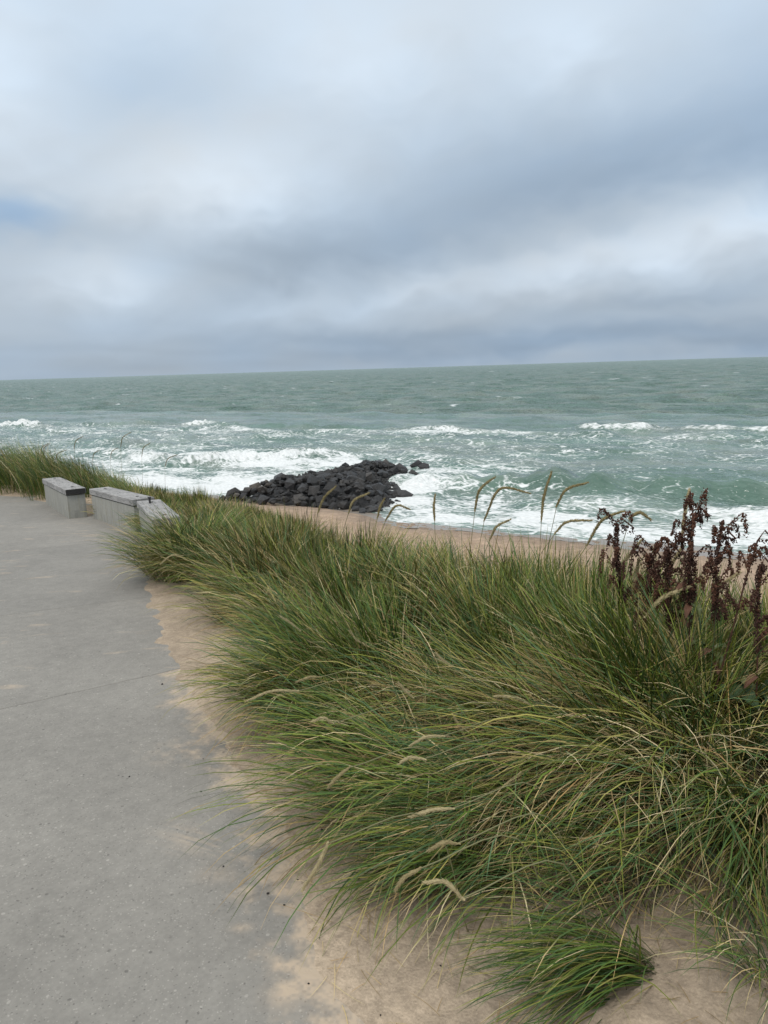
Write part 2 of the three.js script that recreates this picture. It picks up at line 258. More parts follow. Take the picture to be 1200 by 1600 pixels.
const nearSea = new THREE.MeshPhysicalMaterial({ ior: 1.33, map: seaMap, roughnessMap: seaRough, roughness: 1, bumpMap: rip((S1 - S0) / 22, (T1 - T0) / 12), bumpScale: 0.32 });
const farSea = new THREE.MeshPhysicalMaterial({ ior: 1.33, vertexColors: true, roughness: 0.3, bumpMap: rip(1 / 42, 1 / 24), bumpScale: 2.4 });
{
  const ts = [T0]; while (ts[ts.length - 1] < 16000) { const t = ts[ts.length - 1]; ts.push(t + Math.max(0.3, (t + 43) * 0.0062)); }
  let cut = ts.findIndex((t) => t > T1); ts[cut] = T1;
  const COLS = 470, span = (i) => { const k = i / (COLS - 1); return k < 0.03 ? lerp(-30, -2.2, Math.pow(k / 0.03, 0.25)) : k > 0.97 ? lerp(20, 0.42, Math.pow((1 - k) / 0.03, 0.25)) : lerp(-2.2, 0.42, (k - 0.03) / 0.94); }, col = (i, t) => 27 + span(i) * (t + 43);
  const gN = gridGeo(COLS, cut + 1, (i, j) => { const t = ts[j], s = clamp(col(i, t), -3e4, 3e4); return [stX(s, t), seaY(s, t), stZ(s, t), (s - S0) / (S1 - S0), (t - T0) / (T1 - T0)]; });
  const q = [0, 0, 0];
  const gF = gridGeo(COLS, ts.length - cut, (i, j) => { const t = ts[j + cut], s = col(i, t), fade = Math.min(1, 900 / t); return [stX(s, t), lerp(SEA, seaY(s, t), fade), stZ(s, t), s, t]; }, (v) => {
    waterTone(v[3], v[4], q);
    const cr = n2(v[3] * 0.05, v[4] * 0.03) * 0.5 + n2b(v[3] * 0.16, v[4] * 0.09) * 0.5, cap = sstep(0.72, 0.8, cr + 0.12 * n2(v[3] * 0.01, v[4] * 0.006) - 0.05 * sstep(200, 900, v[4]));
    return [lerp(q[0], 0.72, cap), lerp(q[1], 0.75, cap), lerp(q[2], 0.75, cap)];
  });
  const sea = new THREE.Group(); sea.name = 'sea'; sea.userData = { kind: 'structure', label: 'grey green North Sea with white surf and whitecaps'.replace('North Sea', 'sea'), category: 'sea' }; scene.add(sea);
  part('surf', gN, nearSea, sea); part('open_water', gF, farSea, sea);
}
{ // wet sand left by the last wave
  const n = 260, m = 12, g = gridGeo(n, m, (i, j) => {
    const s = lerp(-60, 45, i / (n - 1)), hi = -2.3 + 0.7 * n2(s * 0.12, 2) + 0.3 * n2b(s * 0.4, 3), t = lerp(hi, 4, j / (m - 1)) + spit(s), x = stX(s, t), z = stZ(s, t); return [x, ground(x, z) + 0.006, z, x / 1.6, z / 1.6]; });
  setting('wet_sand', g, new THREE.MeshStandardMaterial({ color: new THREE.Color(0.25, 0.215, 0.18), roughness: 0.3 }), 'smooth grey wet sand along the edge of the surf', 'wet sand');
}

/* ---------- boulders of the breakwater ---------- */
function stoneGeo(seed, n = 12) {
  const r = seeded(seed), pts = [], ax = 0.9 + r() * 0.3, ay = 0.55 + r() * 0.3, az = 0.65 + r() * 0.35;
  for (let i = 0; i < n; i++) { const y = 1 - 2 * (i + 0.5) / n, a = i * 2.39996 + r() * 0.9, q = Math.sqrt(1 - y * y), k = 0.45 * (0.8 + r() * 0.42); pts.push(new THREE.Vector3(Math.cos(a) * q * ax * k, y * ay * k, Math.sin(a) * q * az * k).multiplyScalar(1.12)); }
  const g = new ConvexGeometry(pts); const p = g.attributes.position, uv = new Float32Array(p.count * 2); for (let i = 0; i < p.count; i++) { uv[i * 2] = p.getX(i) + p.getZ(i) * 0.4; uv[i * 2 + 1] = p.getY(i) + p.getZ(i) * 0.6; }
  g.setAttribute('uv', new THREE.BufferAttribute(uv, 2)); return g;
}
const stones = Array.from({ length: 16 }, (_, i) => stoneGeo(500 + i * 7, 10 + i % 5));
const stoneMap = (() => { const a = tiled(150, 41), b = tiled(40, 42), c = tiled(9, 43); return dataMap(512, 512, (i, j, q) => { const u = i / 512, v = j / 512, g = 0.78 + 0.1 * a(u, v) + 0.12 * b(u, v) + 0.12 * c(u, v); q[0] = g; q[1] = g; q[2] = g; }, true); })();
const stoneMats = [[0.050, 0.049, 0.050], [0.036, 0.035, 0.036], [0.068, 0.064, 0.062], [0.098, 0.089, 0.082], [0.155, 0.136, 0.117], [0.056, 0.058, 0.044]].map((c, i) => new THREE.MeshStandardMaterial({ color: new THREE.Color(...c), map: stoneMap, bumpMap: stoneMap, bumpScale: 0.05, roughness: i < 2 ? 0.5 : 0.72 }));
const FOOT = [[-12.9, -59.0], [-9, -56.6], [-4.5, -54.6], [-0.6, -53.3], [0.9, -56], [1.0, -60], [1.7, -66], [2.5, -71], [2.7, -75.5], [0.4, -77], [-2.6, -74.5], [-6.2, -69], [-9.5, -64.5]];
function inFoot(x, z) {
  let ins = false, dist = 1e9;
  for (let i = 0, j = FOOT.length - 1; i < FOOT.length; j = i++) { const [ax, az] = FOOT[i], [bx, bz] = FOOT[j]; if ((az > z) !== (bz > z) && x < (bx - ax) * (z - az) / (bz - az) + ax) ins = !ins; const dx = bx - ax, dz = bz - az, t = clamp(((x - ax) * dx + (z - az) * dz) / (dx * dx + dz * dz)); dist = Math.min(dist, Math.hypot(x - ax - dx * t, z - az - dz * t)); }
  return ins ? dist : -dist;
}
const pileY = (x, z, d) => Math.max(beachY(tOf(x, z), sOf(x, z)), SEA - 0.25) + Math.min(1.65, 0.08 + 0.5 * d) + 0.12 * n2(x * 0.5, z * 0.5);
{
  const bw = thing('breakwater', 'heap of dark boulders running from the beach out into the surf', 'breakwater', [-3, SEA, -62]);
  const r = seeded(77), placed = [];
  const core = gridGeo(40, 60, (i, j) => { const x = lerp(-13, 3, i / 39), z = lerp(-53, -78, j / 59), d = inFoot(x, z); return [x + 3, (d > 0 ? pileY(x, z, d) - 0.62 : SEA - 0.9) - SEA, z + 62, x, z]; });
  part('rubble_core', core, stoneMats[1], bw);
  for (let k = 0; k < 14000 && placed.length < 292; k++) {
    const x = lerp(-13.5, 3.2, r()), z = lerp(-53, -78, r()), d = inFoot(x, z); if (d < 0) continue;
    const size = 0.58 + Math.pow(r(), 2.6) * 1.25;
    if (placed.some((p) => Math.hypot(p[0] - x, (p[1] - z)) < 0.345 * (p[2] + size))) continue;
    placed.push([x, z, size]);
    const pale = x < -7.5 && z > -60.5 && r() < 0.5, m = part('boulder', stones[Math.floor(r() * 16)], stoneMats[pale ? (r() < 0.6 ? 4 : 3) : Math.floor(r() * r() * 4.4)], bw);
    m.position.set(x + 3, pileY(x, z, d) - SEA - 0.12 + r() * 0.22, z + 62); m.rotation.set((r() - 0.5) * 1.1, r() * 6.28, (r() - 0.5) * 1.1); m.scale.set(size * (0.9 + r() * 0.3), size * (0.85 + r() * 0.3), size);
  }
  { const geos = []; for (let k = 0; k < 900; k++) { const x = lerp(-13.3, 3, r()), z = lerp(-53, -77.5, r()), d = inFoot(x, z); if (d < -0.15) continue; const s = 0.25 + r() * 0.32, g = stones[Math.floor(r() * 16)].clone(); g.rotateX(r() * 3); g.rotateY(r() * 6); g.scale(s, s, s); g.translate(x + 3, pileY(x, z, Math.max(d, 0)) - SEA + 0.02 + r() * 0.12, z + 62); geos.push(g); } part('small_stones', mergeGeometries(geos), stoneMats[2], bw).userData.kind = 'stuff'; }
  const loose = [[3.4, -79.0, 1.5, 'large dark boulder awash at the seaward tip of the breakwater'], [4.21, -77.14, 1.2, 'outermost dark boulder at the seaward tip of the breakwater'], [2.7, -70.46, 1.7, 'big angular boulder standing in foam off the far right side of the breakwater'],
    [3.11, -67.89, 0.9, 'low boulder in the foam between the angular block and a small stone'], [3.62, -67.78, 0.85, 'small pointed boulder standing farthest right in the surf'], [1.99, -66.95, 1.2, 'flat half drowned boulder beside the right flank of the breakwater'], [1.4, -59.79, 1.5, 'long flat boulder lying awash right of the breakwater'],
    [0.99, -57.2, 0.95, 'low drowned boulder just shoreward of the long flat one'], [0.24, -60.01, 1.15, 'rounded dark boulder in the foam close to the breakwater foot'], [-0.77, -53.77, 1.45, 'large round boulder alone at the waterline by the beach'], [0.68, -61.85, 0.7, 'small wet boulder peeking from foam at the breakwater flank'],
    [-1.31, -56.2, 0.55, 'tiny stone in the foam behind the lone round boulder'], [-1.96, -53.7, 0.85, 'greenish grey boulder at the sandy foot of the breakwater'], [-1.5, -52.7, 0.6, 'small stone on wet sand left of the lone round boulder']];
  for (const [x, z, s, label] of loose) { const m = shade(new THREE.Mesh(stones[Math.floor(r() * 16)], stoneMats[Math.floor(r() * 3)])); m.name = numbered('boulder'); m.position.set(x, Math.max(SEA + 0.02, beachY(tOf(x, z), sOf(x, z)) + 0.1), z); m.rotation.set((r() - 0.5) * 0.5, r() * 6.28, (r() - 0.5) * 0.5); m.scale.set(s * 1.1, s * 0.9, s); scene.add(m); tag(m, label, 'boulder', 'loose boulders in the surf'); }
}

/* ---------- concrete benches with timber tops ---------- */
const boardConcrete = (() => { const a = tiled(256, 51), b = tiled(50, 52), c = tiled(10, 53), st = tiled(64, 54), r = seeded(55); return dataMap(1024, 1024, (i, j, q) => { const u = i / 1024, v = j / 1024, board = Math.floor(u * 10), e = Math.abs(u * 10 - board - 0.5), tone = 1 + 0.15 * Math.sin(board * 37.7) + 0.13 * st(u, v * 0.08) + 0.05 * c(u, v) + 0.05 * b(u, v) + 0.05 * a(u, v); let g = 0.305 * tone * (e > 0.485 ? 0.8 : 1); if (r() < 0.0012) g *= 0.4; const br = clamp(st(u * 0.7, v * 0.05 + 0.3) - 0.35) * 0.5; q[0] = toS(g); q[1] = toS(g * (0.985 - br * 0.1)); q[2] = toS(g * (0.885 - br * 0.35)); }, true); })();
const timberMap = (() => { const a = tiled(200, 61), b = tiled(30, 62), c = tiled(8, 63), r = seeded(64); return dataMap(1024, 512, (i, j, q) => { const u = i / 1024, v = j / 512, f = a(u * 0.12, v) * 0.16 + b(u * 0.25, v * 1.3) * 0.14 + c(u, v) * 0.13; let g = 0.31 * (1 + 1.3 * f); if (a(u * 0.06 + 0.4, v * 1.1) > 0.6) g *= 0.45; q[0] = toS(g); q[1] = toS(g * 0.975); q[2] = toS(g * 0.95); }, true); })();
const benchMat = new THREE.MeshStandardMaterial({ map: boardConcrete, roughness: 0.9, bumpMap: boardConcrete, bumpScale: 0.012 });
const timberMat = new THREE.MeshStandardMaterial({ map: timberMap, roughness: 0.85, bumpMap: timberMap, bumpScale: 0.014 });
const endMat = new THREE.MeshStandardMaterial({ color: new THREE.Color(0.035, 0.033, 0.032), map: stoneMap, roughness: 0.85 });
const boltMat = new THREE.MeshStandardMaterial({ color: new THREE.Color(0.05, 0.048, 0.05), roughness: 0.6, metalness: 0.5 });
function metreUV(g, k = 1) { const p = g.attributes.position, n = g.attributes.normal, uv = g.attributes.uv; for (let i = 0; i < p.count; i++) { const ax = Math.abs(n.getX(i)), ay = Math.abs(n.getY(i)); if (ay > 0.7) uv.setXY(i, p.getX(i) * k, p.getZ(i) * k); else if (ax > 0.7) uv.setXY(i, p.getZ(i) * k + 0.31, p.getY(i) * k); else uv.setXY(i, p.getX(i) * k, p.getY(i) * k); } return g; }
// a (near) and b (far): corners of the top's edge on the path side; the bench lies to the right of a -> b
function bench(a, b, wide, label, opt = {}) {
  const dx = b[0] - a[0], dz = b[1] - a[1], L = Math.hypot(dx, dz), rx = -dz / L, rz = dx / L, cx = (a[0] + b[0]) / 2 + rx * wide / 2, cz = (a[1] + b[1]) / 2 + rz * wide / 2, y = pathY(cx, cz);
  const o = thing('bench', label, 'bench', [cx, y, cz], Math.atan2(-dz, dx), 'low benches along the path');
  o.rotation.order = 'YZX'; o.rotation.z = Math.atan2(pathY(b[0], b[1]) - pathY(a[0], a[1]), L);
  const block = metreUV(new RoundedBoxGeometry(L - 0.05, 0.47, wide - 0.03, 2, 0.008), 0.8); block.translate(0, 0.345 - 0.235, 0); part('concrete_block', block, benchMat, o);
  const top = metreUV(new RoundedBoxGeometry(L, 0.085, wide, 2, 0.01), 0.7); top.translate(0, 0.355 + 0.0425, 0); const tp = part('timber_top', top, timberMat, o);
  const end = new RoundedBoxGeometry(0.006, 0.075, wide - 0.014, 1, 0.002); end.translate(-L / 2 - 0.001, 0.3975, 0); part('end_grain', end, opt.dark ? endMat : timberMat, tp);
  for (const q of [-0.36, 0.36]) { const bh = new THREE.CylinderGeometry(0.02, 0.022, 0.012, 10); bh.translate(q * L, 0.441, 0.01); part('bolt', bh, boltMat, tp); }
  if (opt.peg) { const pg = new THREE.CylinderGeometry(0.014, 0.012, 0.075, 8); pg.translate(L * 0.30, 0.475, -0.02); const c = new THREE.CylinderGeometry(0.022, 0.022, 0.012, 8); c.translate(L * 0.30, 0.513, -0.02); part('standing_bolt', mergeGeometries([pg, c]), boltMat, tp); }
  return o;
}
bench([-4.65, -11.14], [-5.84, -13.1], 0.29, 'farthest grey bench with blackened timber end, standing apart from the other two', { dark: true });
bench([-3.19, -9.66], [-4.31, -11.17], 0.29, 'middle grey concrete bench with weathered timber top');
bench([-2.41, -7.87], [-3.08, -9.47], 0.29, 'nearest bench, half hidden by the grass, with a bolt standing on its cracked top', { peg: true });

/* ---------- dune grass ---------- */
class Blades {
  constructor() { this.p = []; this.n = []; this.c = []; this.i = []; this.k = 0; }
  // a ribbon that leaves root at angle t0 from upright, heading h, and bends to angle t1 at its tip
  add(x, y, z, h, len, wid, t0, t1, col, tip, seg, sway, flip) {
    const hx = Math.cos(h), hz = Math.sin(h), st = len / seg; let px = x, py = y, pz = z, hd = h;
    const base = this.k;
    for (let j = 0; j <= seg; j++) {
      const t = j / seg, th = lerp(t0, t1, Math.pow(t, 1.25)), cx = Math.cos(hd), cz = Math.sin(hd), sx = -cz, sz = cx, tx = Math.sin(th) * cx, ty = Math.cos(th), tz = Math.sin(th) * cz;
      const tw = flip * (0.4 + 0.9 * t), ct = Math.cos(tw), sn = Math.sin(tw);
      // normal of the ribbon before twisting: side x tangent
      const nx0 = -ty * sz, ny0 = sz * tx - sx * tz, nz0 = ty * sx, nx = 0 * tx + nx0, ny = ny0, nz = nz0;
      const ax = sx * ct + nx * sn, ay = ny * sn, az = sz * ct + nz * sn, bx = nx * ct - sx * sn, by = ny * ct, bz = nz * ct - sz * sn;
      const w = wid * 0.5 * (j === seg ? 0 : Math.min(1, 0.72 + t) * Math.pow(1 - t, 0.42)), cc = tip && j >= seg - 1 ? tip : col, up = by < 0 ? -1 : 1;
      if (j === seg) { this.p.push(px, py, pz); this.n.push(bx * up, by * up, bz * up); this.c.push(cc[0], cc[1], cc[2]); this.k++; }
      else { this.p.push(px - ax * w, py - ay * w, pz - az * w, px + ax * w, py + ay * w, pz + az * w); this.n.push(bx * up, by * up, bz * up, bx * up, by * up, bz * up); this.c.push(cc[0], cc[1], cc[2], cc[0], cc[1], cc[2]); this.k += 2; }
      const a = base + j * 2;
      if (j < seg - 1) this.i.push(a, a + 1, a + 2, a + 1, a + 3, a + 2); else if (j === seg - 1) this.i.push(a, a + 1, a + 2);
      px += tx * st; py += ty * st; pz += tz * st; hd += sway * st;
    }
  }
  geo() {
    const g = new THREE.BufferGeometry(), f = (a) => new THREE.BufferAttribute(new Float32Array(a), 3);
    g.setAttribute('position', f(this.p)); g.setAttribute('normal', f(this.n)); g.setAttribute('color', f(this.c)); g.setIndex(new THREE.BufferAttribute(new Uint32Array(this.i), 1)); this.p = this.n = this.c = this.i = null; return g;
  }
}
const bladeMat = new THREE.MeshPhysicalMaterial({ vertexColors: true, roughness: 0.55, specularIntensity: 0.4, side: THREE.DoubleSide });
const GREENS = [[0.098, 0.146, 0.024], [0.060, 0.108, 0.028], [0.152, 0.180, 0.030], [0.074, 0.130, 0.054], [0.265, 0.245, 0.066], [0.042, 0.074, 0.015]];
const STRAWS = [[0.42, 0.32, 0.155], [0.33, 0.235, 0.105], [0.50, 0.42, 0.24], [0.24, 0.165, 0.07], [0.30, 0.26, 0.09]];
const vary = (c, r, a = 0.42) => { const k = 1 + (r() - 0.5) * 2 * a; return [c[0] * k * (0.93 + r() * 0.14), c[1] * k, c[2] * k * (0.9 + r() * 0.2)]; };
function pick(r, dry) { const q = r(); return q < dry ? vary(STRAWS[Math.floor(r() * 5)], r) : vary(GREENS[Math.floor(r() * r() * 6)], r); }
// one clump: o = { heading, spread, t0, t1, len, dry, n, radius, width, seg }
function clump(B, r, x, z, o) {
  for (let k = 0; k < o.n; k++) {
    const a = r() * 6.283, q = Math.sqrt(r()) * o.radius, bx = x + Math.cos(a) * q, bz = z + Math.sin(a) * q;
    const out = o.radial ?? 0.35, hx = Math.cos(o.heading) * (1 - out) + Math.cos(a) * out * (q / o.radius + 0.3), hz = Math.sin(o.heading) * (1 - out) + Math.sin(a) * out * (q / o.radius + 0.3);
    const stray = r() < (o.stray ?? 0.1), h = Math.atan2(hz, hx) + (r() + r() - 1) * (stray ? 2.6 : o.spread), len = o.len * (0.45 + 0.65 * Math.sqrt(r())), dry = r() < o.dry, col = dry ? vary(STRAWS[Math.floor(r() * 5)], r) : vary(GREENS[Math.floor(clamp((o.tone ?? 0.3) * 3 + r() * r() * 4.5, 0, 5.99))], r);
    const t0 = Math.max(0, (stray ? 0.6 : 1) * o.t0 + (r() - 0.5) * 0.5), t1 = o.t1 + (r() + r() - 1) * 0.65 + (dry ? 0.35 : 0);
    B.add(bx, (o.y ?? ground(bx, bz, false)) - 0.02, bz, h, len * (dry ? 0.9 : 1), (o.width ?? 0.0046) * (0.6 + 0.7 * r()) * (dry ? 0.75 : 1), t0, t1, col, !dry && r() < 0.16 ? STRAWS[Math.floor(r() * 5)] : null, o.seg ?? 6, (r() - 0.5) * 1.2, (r() - 0.5) * 1.6);
  }
}
const LOW = [[-1.25, -4.67], [-0.82, -3.4], [-0.43, -2.6], [-0.13, -2.7], [0.05, -2.58], [0.3, -2.53], [0.55, -2.45], [0.96, -2.45], [1.52, -2.5], [4.5, -2.6]];
const lowZ = (x) => { for (let i = 0; i < LOW.length - 1; i++) if (x >= LOW[i][0] && x <= LOW[i + 1][0]) return lerp(LOW[i][1], LOW[i + 1][1], (x - LOW[i][0]) / (LOW[i + 1][0] - LOW[i][0])); return x < LOW[0][0] ? 99 : -3.1; };
const PI = Math.PI;
{
  const B = new Blades(), r = seeded(901), cells = [], hearts = [];
  let total = 0;
  const inside = (x, z, d, w) => !(d < 0.42 + 0.26 * sstep(-7.0, -5.6, z) * (1 - sstep(-4.6, -3.9, z)) + -0.04 * sstep(-4.6, -3.9, z) + 0.12 * n2(x * 1.3, z * 1.3) || d > w + 1.0 || z > lowZ(x) || (x < -2.05 && z > -9.6 && d < 1.05) || x > 0.78 * -z + 1.5 || Math.hypot(x - 1.5, (z + 2.95) * 0.9) < 0.24);
  const widthAt = (z) => lerp(2.7, 1.15, sstep(-4.2, -8.5, z));
  // hearts of the tussocks, then the shoots that stand round each
  for (let k = 0; k < 60000; k++) {
    const x = lerp(-4.2, 4.6, r()), z = lerp(-12.5, -2.3, r()), [d] = edgeAt(x, z), w = widthAt(z), sp = 0.30 + 0.010 * Math.hypot(x, z) + 0.2 * r();
    if (inside(x, z, d, w) && !hearts.some((c) => Math.hypot(c[0] - x, c[1] - z) < sp)) hearts.push([x, z, d, w, 0.62 + 0.76 * r(), r()]);
  }
  for (const [hx, hz, d, w, size, tone] of hearts) {
    const dist = Math.hypot(hx, hz), fringe = 1 - sstep(0.5, 1.2, d), crest = sstep(w - 1.1, w - 0.2, d), low = sstep(-3.6, -2.8, hz) * sstep(-0.2, 0.35, hx) * (1 - sstep(0.8, 1.15, hx) * sstep(-2.72, -2.95, hz)), v = n2(hx * 0.9 + 5, hz * 0.9), v2 = n2b(hx * 1.3, hz * 1.3), rad = (0.16 + 0.006 * dist) * size;
    let wind = PI - 0.35 - 0.5 * v; wind = lerp(wind, PI - 0.15 - 0.25 * v, Math.max(fringe, low));
    let pull = 0.30 + 0.35 * fringe + 0.40 * low - 0.18 * crest; if (crest > 0.4 && v2 > -0.1) wind = 0.3 + v;
    const shoots = Math.round((dist < 4.5 ? 12 : 9) * (0.6 + 0.45 * size)), up = tone < 0.4 && low < 0.3 ? 0.55 : 1;
    for (let k = 0; k < shoots; k++) {
      const a = r() * 6.283, q = Math.sqrt(r()), x = hx + Math.cos(a) * q * rad, z = hz + Math.sin(a) * q * rad;
      const vx = Math.cos(a) * q * (1 - pull * 0.6) + Math.cos(wind) * pull, vz = Math.sin(a) * q * (1 - pull * 0.6) + Math.sin(wind) * pull;
      const t0 = 0.06 + 0.42 * q * (1 - 0.4 * crest) + 0.22 * fringe + 0.36 * low, t1 = (0.72 + 0.95 * q) * up + 0.6 * fringe + 0.5 * low - 0.55 * crest + 0.3 * v;
      clump(B, r, x, z, { heading: Math.atan2(vz, vx), spread: 0.85 - 0.25 * low - 0.2 * fringe, t0, t1, len: (0.67 - 0.03 * fringe - 0.10 * crest + 0.10 * v2 + 0.06 * low) * (0.7 + 0.33 * size) * (1 - 0.24 * sstep(-6.2, -9, hz)) * (1 - 0.2 * sstep(-3.6, -2.9, hz) * sstep(0.1, -0.2, hx)), dry: clamp(0.21 + 0.1 * sstep(-3.6, -5.2, hz) + 0.22 * v2 + 0.14 * low + 0.2 * crest + 0.3 * q * (tone > 0.7 ? 1 : 0), 0.04, 0.65), n: Math.round((dist < 4.5 ? 66 : 56) * (0.7 + 0.6 * r())), radius: 0.035 + 0.006 * dist, radial: 0.3, stray: 0.24, seg: dist < 4.5 ? 7 : 5, width: 0.0056 + 0.0004 * dist, tone: tone * 0.8 + 0.35 * sstep(-3.6, -6, hz) * r() });
    }
    total++;
  }
  // old leaves lying crosswise between the tussocks
  for (let k = 0; k < 9000; k++) {
    const x = lerp(-3.2, 3.6, r()), z = lerp(-9, -2.3, r()), [d] = edgeAt(x, z), w = widthAt(z); if (!inside(x, z, d, w)) continue;
    B.add(x, ground(x, z, false), z, PI - 0.4 + (r() - 0.5) * 4.2, 0.35 + 0.4 * r(), 0.003 + 0.002 * r(), 0.3 + r() * 0.7, 1.2 + r() * 1.1, vary(STRAWS[Math.floor(r() * 5)], r), null, 6, (r() - 0.5) * 4, (r() - 0.5) * 2);
  }
  for (let k = 0; k < 26000; k++) {   // brown thatch of old leaves round the feet of the tussocks
    const x = lerp(-3.2, 3.6, r()), z = lerp(-9, -2.3, r()), [d] = edgeAt(x, z), w = widthAt(z); if (!inside(x, z, d - 0.12, w)) continue;
    B.add(x, ground(x, z, false) - 0.005, z, r() * 6.283, 0.12 + 0.2 * r(), 0.005 + 0.003 * r(), 0.7 + r() * 0.8, 1.5 + r() * 0.5, vary([0.085, 0.056, 0.028], r), null, 3, (r() - 0.5) * 4, (r() - 0.5));
  }
  console.log('clumps', total, 'triangles', B.i.length / 3);
  setting('dune_grass', B.geo(), bladeMat, 'thick green dune grass covering the crest beside the path', 'grass', 'stuff');

  // the bank behind the benches
  const F = new Blades(), q = seeded(902); let m = 0;
  for (let k = 0; k < 40000 && m < 430; k++) {
    const x = lerp(-26, -2.4, q()), z = lerp(-30, -10, q()), [d] = edgeAt(x, z); if (d < 0.2 || d > 4.6) continue; if (d < 0.95 && z > -13.3) continue; if (x < -0.66 * -z - 2.5) continue;
    m++; const v = n2(x * 0.5, z * 0.5), hill = sstep(-3.6, -7, x);
    clump(F, q, x, z, { heading: PI - 0.3 + v, spread: 1.0, t0: 0.15, t1: 1.1 + 0.4 * v, len: lerp(0.42, 1.14, hill) + 0.1 * v, dry: 0.16 + 0.14 * v, n: 120, radius: 0.3, seg: 4, width: 0.008 });
  }
  console.log('bank triangles', F.i.length / 3);
  setting('bank_grass', F.geo(), bladeMat, 'far bank of dune grass behind the benches', 'grass', 'stuff');
}
function tuft(label, x, z, list, seed) {   // a clump that stands by itself on the sand
  const B = new Blades(), r = seeded(seed), y = ground(x, z, false); for (const [dx, dz, o] of list) clump(B, r, dx, dz, { ...o, y: ground(x + dx, z + dz, false) - y });
  const m = shade(new THREE.Mesh(B.geo(), bladeMat)); m.name = numbered('grass_tuft'); m.position.set(x, y, z); scene.add(m); return tag(m, label, 'grass tuft', 'tufts on the bare sand');
}
tuft('lone bright green tuft lying flat to the left at the very bottom', 0.67, -1.85, [[0, 0, { heading: PI - 0.4, spread: 0.36, t0: 0.9, t1: 1.8, len: 0.56, dry: 0.08, n: 260, radius: 0.07, radial: 0.12, width: 0.0042, seg: 7 }], [-0.1, 0.05, { heading: PI - 0.45, spread: 0.3, t0: 1.0, t1: 1.75, len: 0.45, dry: 0.08, n: 110, radius: 0.06, radial: 0.1, width: 0.0042, seg: 7 }]], 31);
tuft('green tuft hanging down over the sand at the right edge', 1.2, -2.32, [[0, 0, { heading: PI - 1.0, spread: 0.7, t0: 0.5, t1: 1.9, len: 0.75, dry: 0.14, n: 300, radius: 0.09, radial: 0.2, width: 0.0044, seg: 7 }], [-0.06, 0.12, { heading: PI - 1.25, spread: 0.4, t0: 0.6, t1: 1.8, len: 0.62, dry: 0.15, n: 170, radius: 0.06, radial: 0.2, seg: 7 }]], 32);
tuft('low sparse tuft in the bottom right corner of the sand', 0.98, -1.72, [[0, 0, { heading: PI - 0.9, spread: 1.1, t0: 0.6, t1: 1.7, len: 0.42, dry: 0.25, n: 170, radius: 0.07, radial: 0.5, width: 0.004, seg: 6 }]], 33);
tuft('flattened green tuft combed left over the sand beside the path', 0.36, -2.3, [[0, 0, { heading: PI - 0.22, spread: 0.4, t0: 0.8, t1: 1.75, len: 0.62, dry: 0.2, n: 260, radius: 0.12, radial: 0.12, seg: 7 }], [-0.2, -0.02, { heading: PI - 0.3, spread: 0.4, t0: 0.85, t1: 1.8, len: 0.46, dry: 0.18, n: 150, radius: 0.1, radial: 0.12, seg: 7 }]], 34);
tuft('tuft with a fan of straw bending over bare sand', 0.46, -2.44, [[0, 0, { heading: PI - 0.75, spread: 0.45, t0: 0.45, t1: 1.9, len: 0.62, dry: 0.88, n: 230, radius: 0.09, radial: 0.15, width: 0.004, seg: 7 }], [0.12, -0.03, { heading: PI - 0.35, spread: 0.5, t0: 0.7, t1: 1.8, len: 0.6, dry: 0.35, n: 190, radius: 0.11, radial: 0.15, seg: 7 }], [-0.12, 0.08, { heading: PI - 0.6, spread: 0.5, t0: 0.85, t1: 1.75, len: 0.55, dry: 0.4, n: 110, radius: 0.1, radial: 0.15, seg: 7 }]], 35);

tuft('sparse green tuft leaning left on the sand between the straw fan and the lone tuft', 0.72, -2.16, [[0, 0, { heading: PI - 0.45, spread: 0.6, t0: 0.7, t1: 1.75, len: 0.6, dry: 0.35, n: 220, radius: 0.12, radial: 0.2, seg: 7 }], [0.16, -0.08, { heading: PI - 0.3, spread: 0.6, t0: 0.7, t1: 1.8, len: 0.62, dry: 0.45, n: 170, radius: 0.1, radial: 0.2, seg: 7 }], [-0.14, 0.06, { heading: PI - 0.5, spread: 0.5, t0: 0.85, t1: 1.75, len: 0.5, dry: 0.35, n: 80, radius: 0.1, radial: 0.2, seg: 7 }]], 38);
tuft('thin grassy tuft with straw hanging over the sand near the right edge', 0.98, -2.1, [[0, 0, { heading: PI - 1.0, spread: 0.9, t0: 0.6, t1: 1.8, len: 0.55, dry: 0.35, n: 90, radius: 0.12, radial: 0.3, seg: 7 }], [0.1, 0.12, { heading: PI - 1.2, spread: 0.8, t0: 0.6, t1: 1.8, len: 0.5, dry: 0.3, n: 70, radius: 0.1, radial: 0.3, seg: 7 }]], 39);
{ const list = [], r = seeded(36); for (let k = 0; k < 40; k++) { const a = r() * 6.283, q = Math.sqrt(r()), x = Math.cos(a) * q * 0.34, z = Math.sin(a) * q * 0.42, h = Math.atan2(Math.sin(a) * q + 0.12, Math.cos(a) * q - 0.22); list.push([x, z, { heading: h, spread: 0.6, t0: 0.12 + 0.35 * q, t1: 1.0 + 0.75 * q, len: 0.70 + 0.1 * r(), dry: 0.08 + 0.12 * r(), n: 42, radius: 0.09, radial: 0.3, seg: 5, width: 0.0068, tone: r() * 0.4 }]); } tuft('big rounded dark green tussock spilling over the nearest bench and the path edge', -1.9, -7.25, list, 37).userData.group = 'tussocks'; }

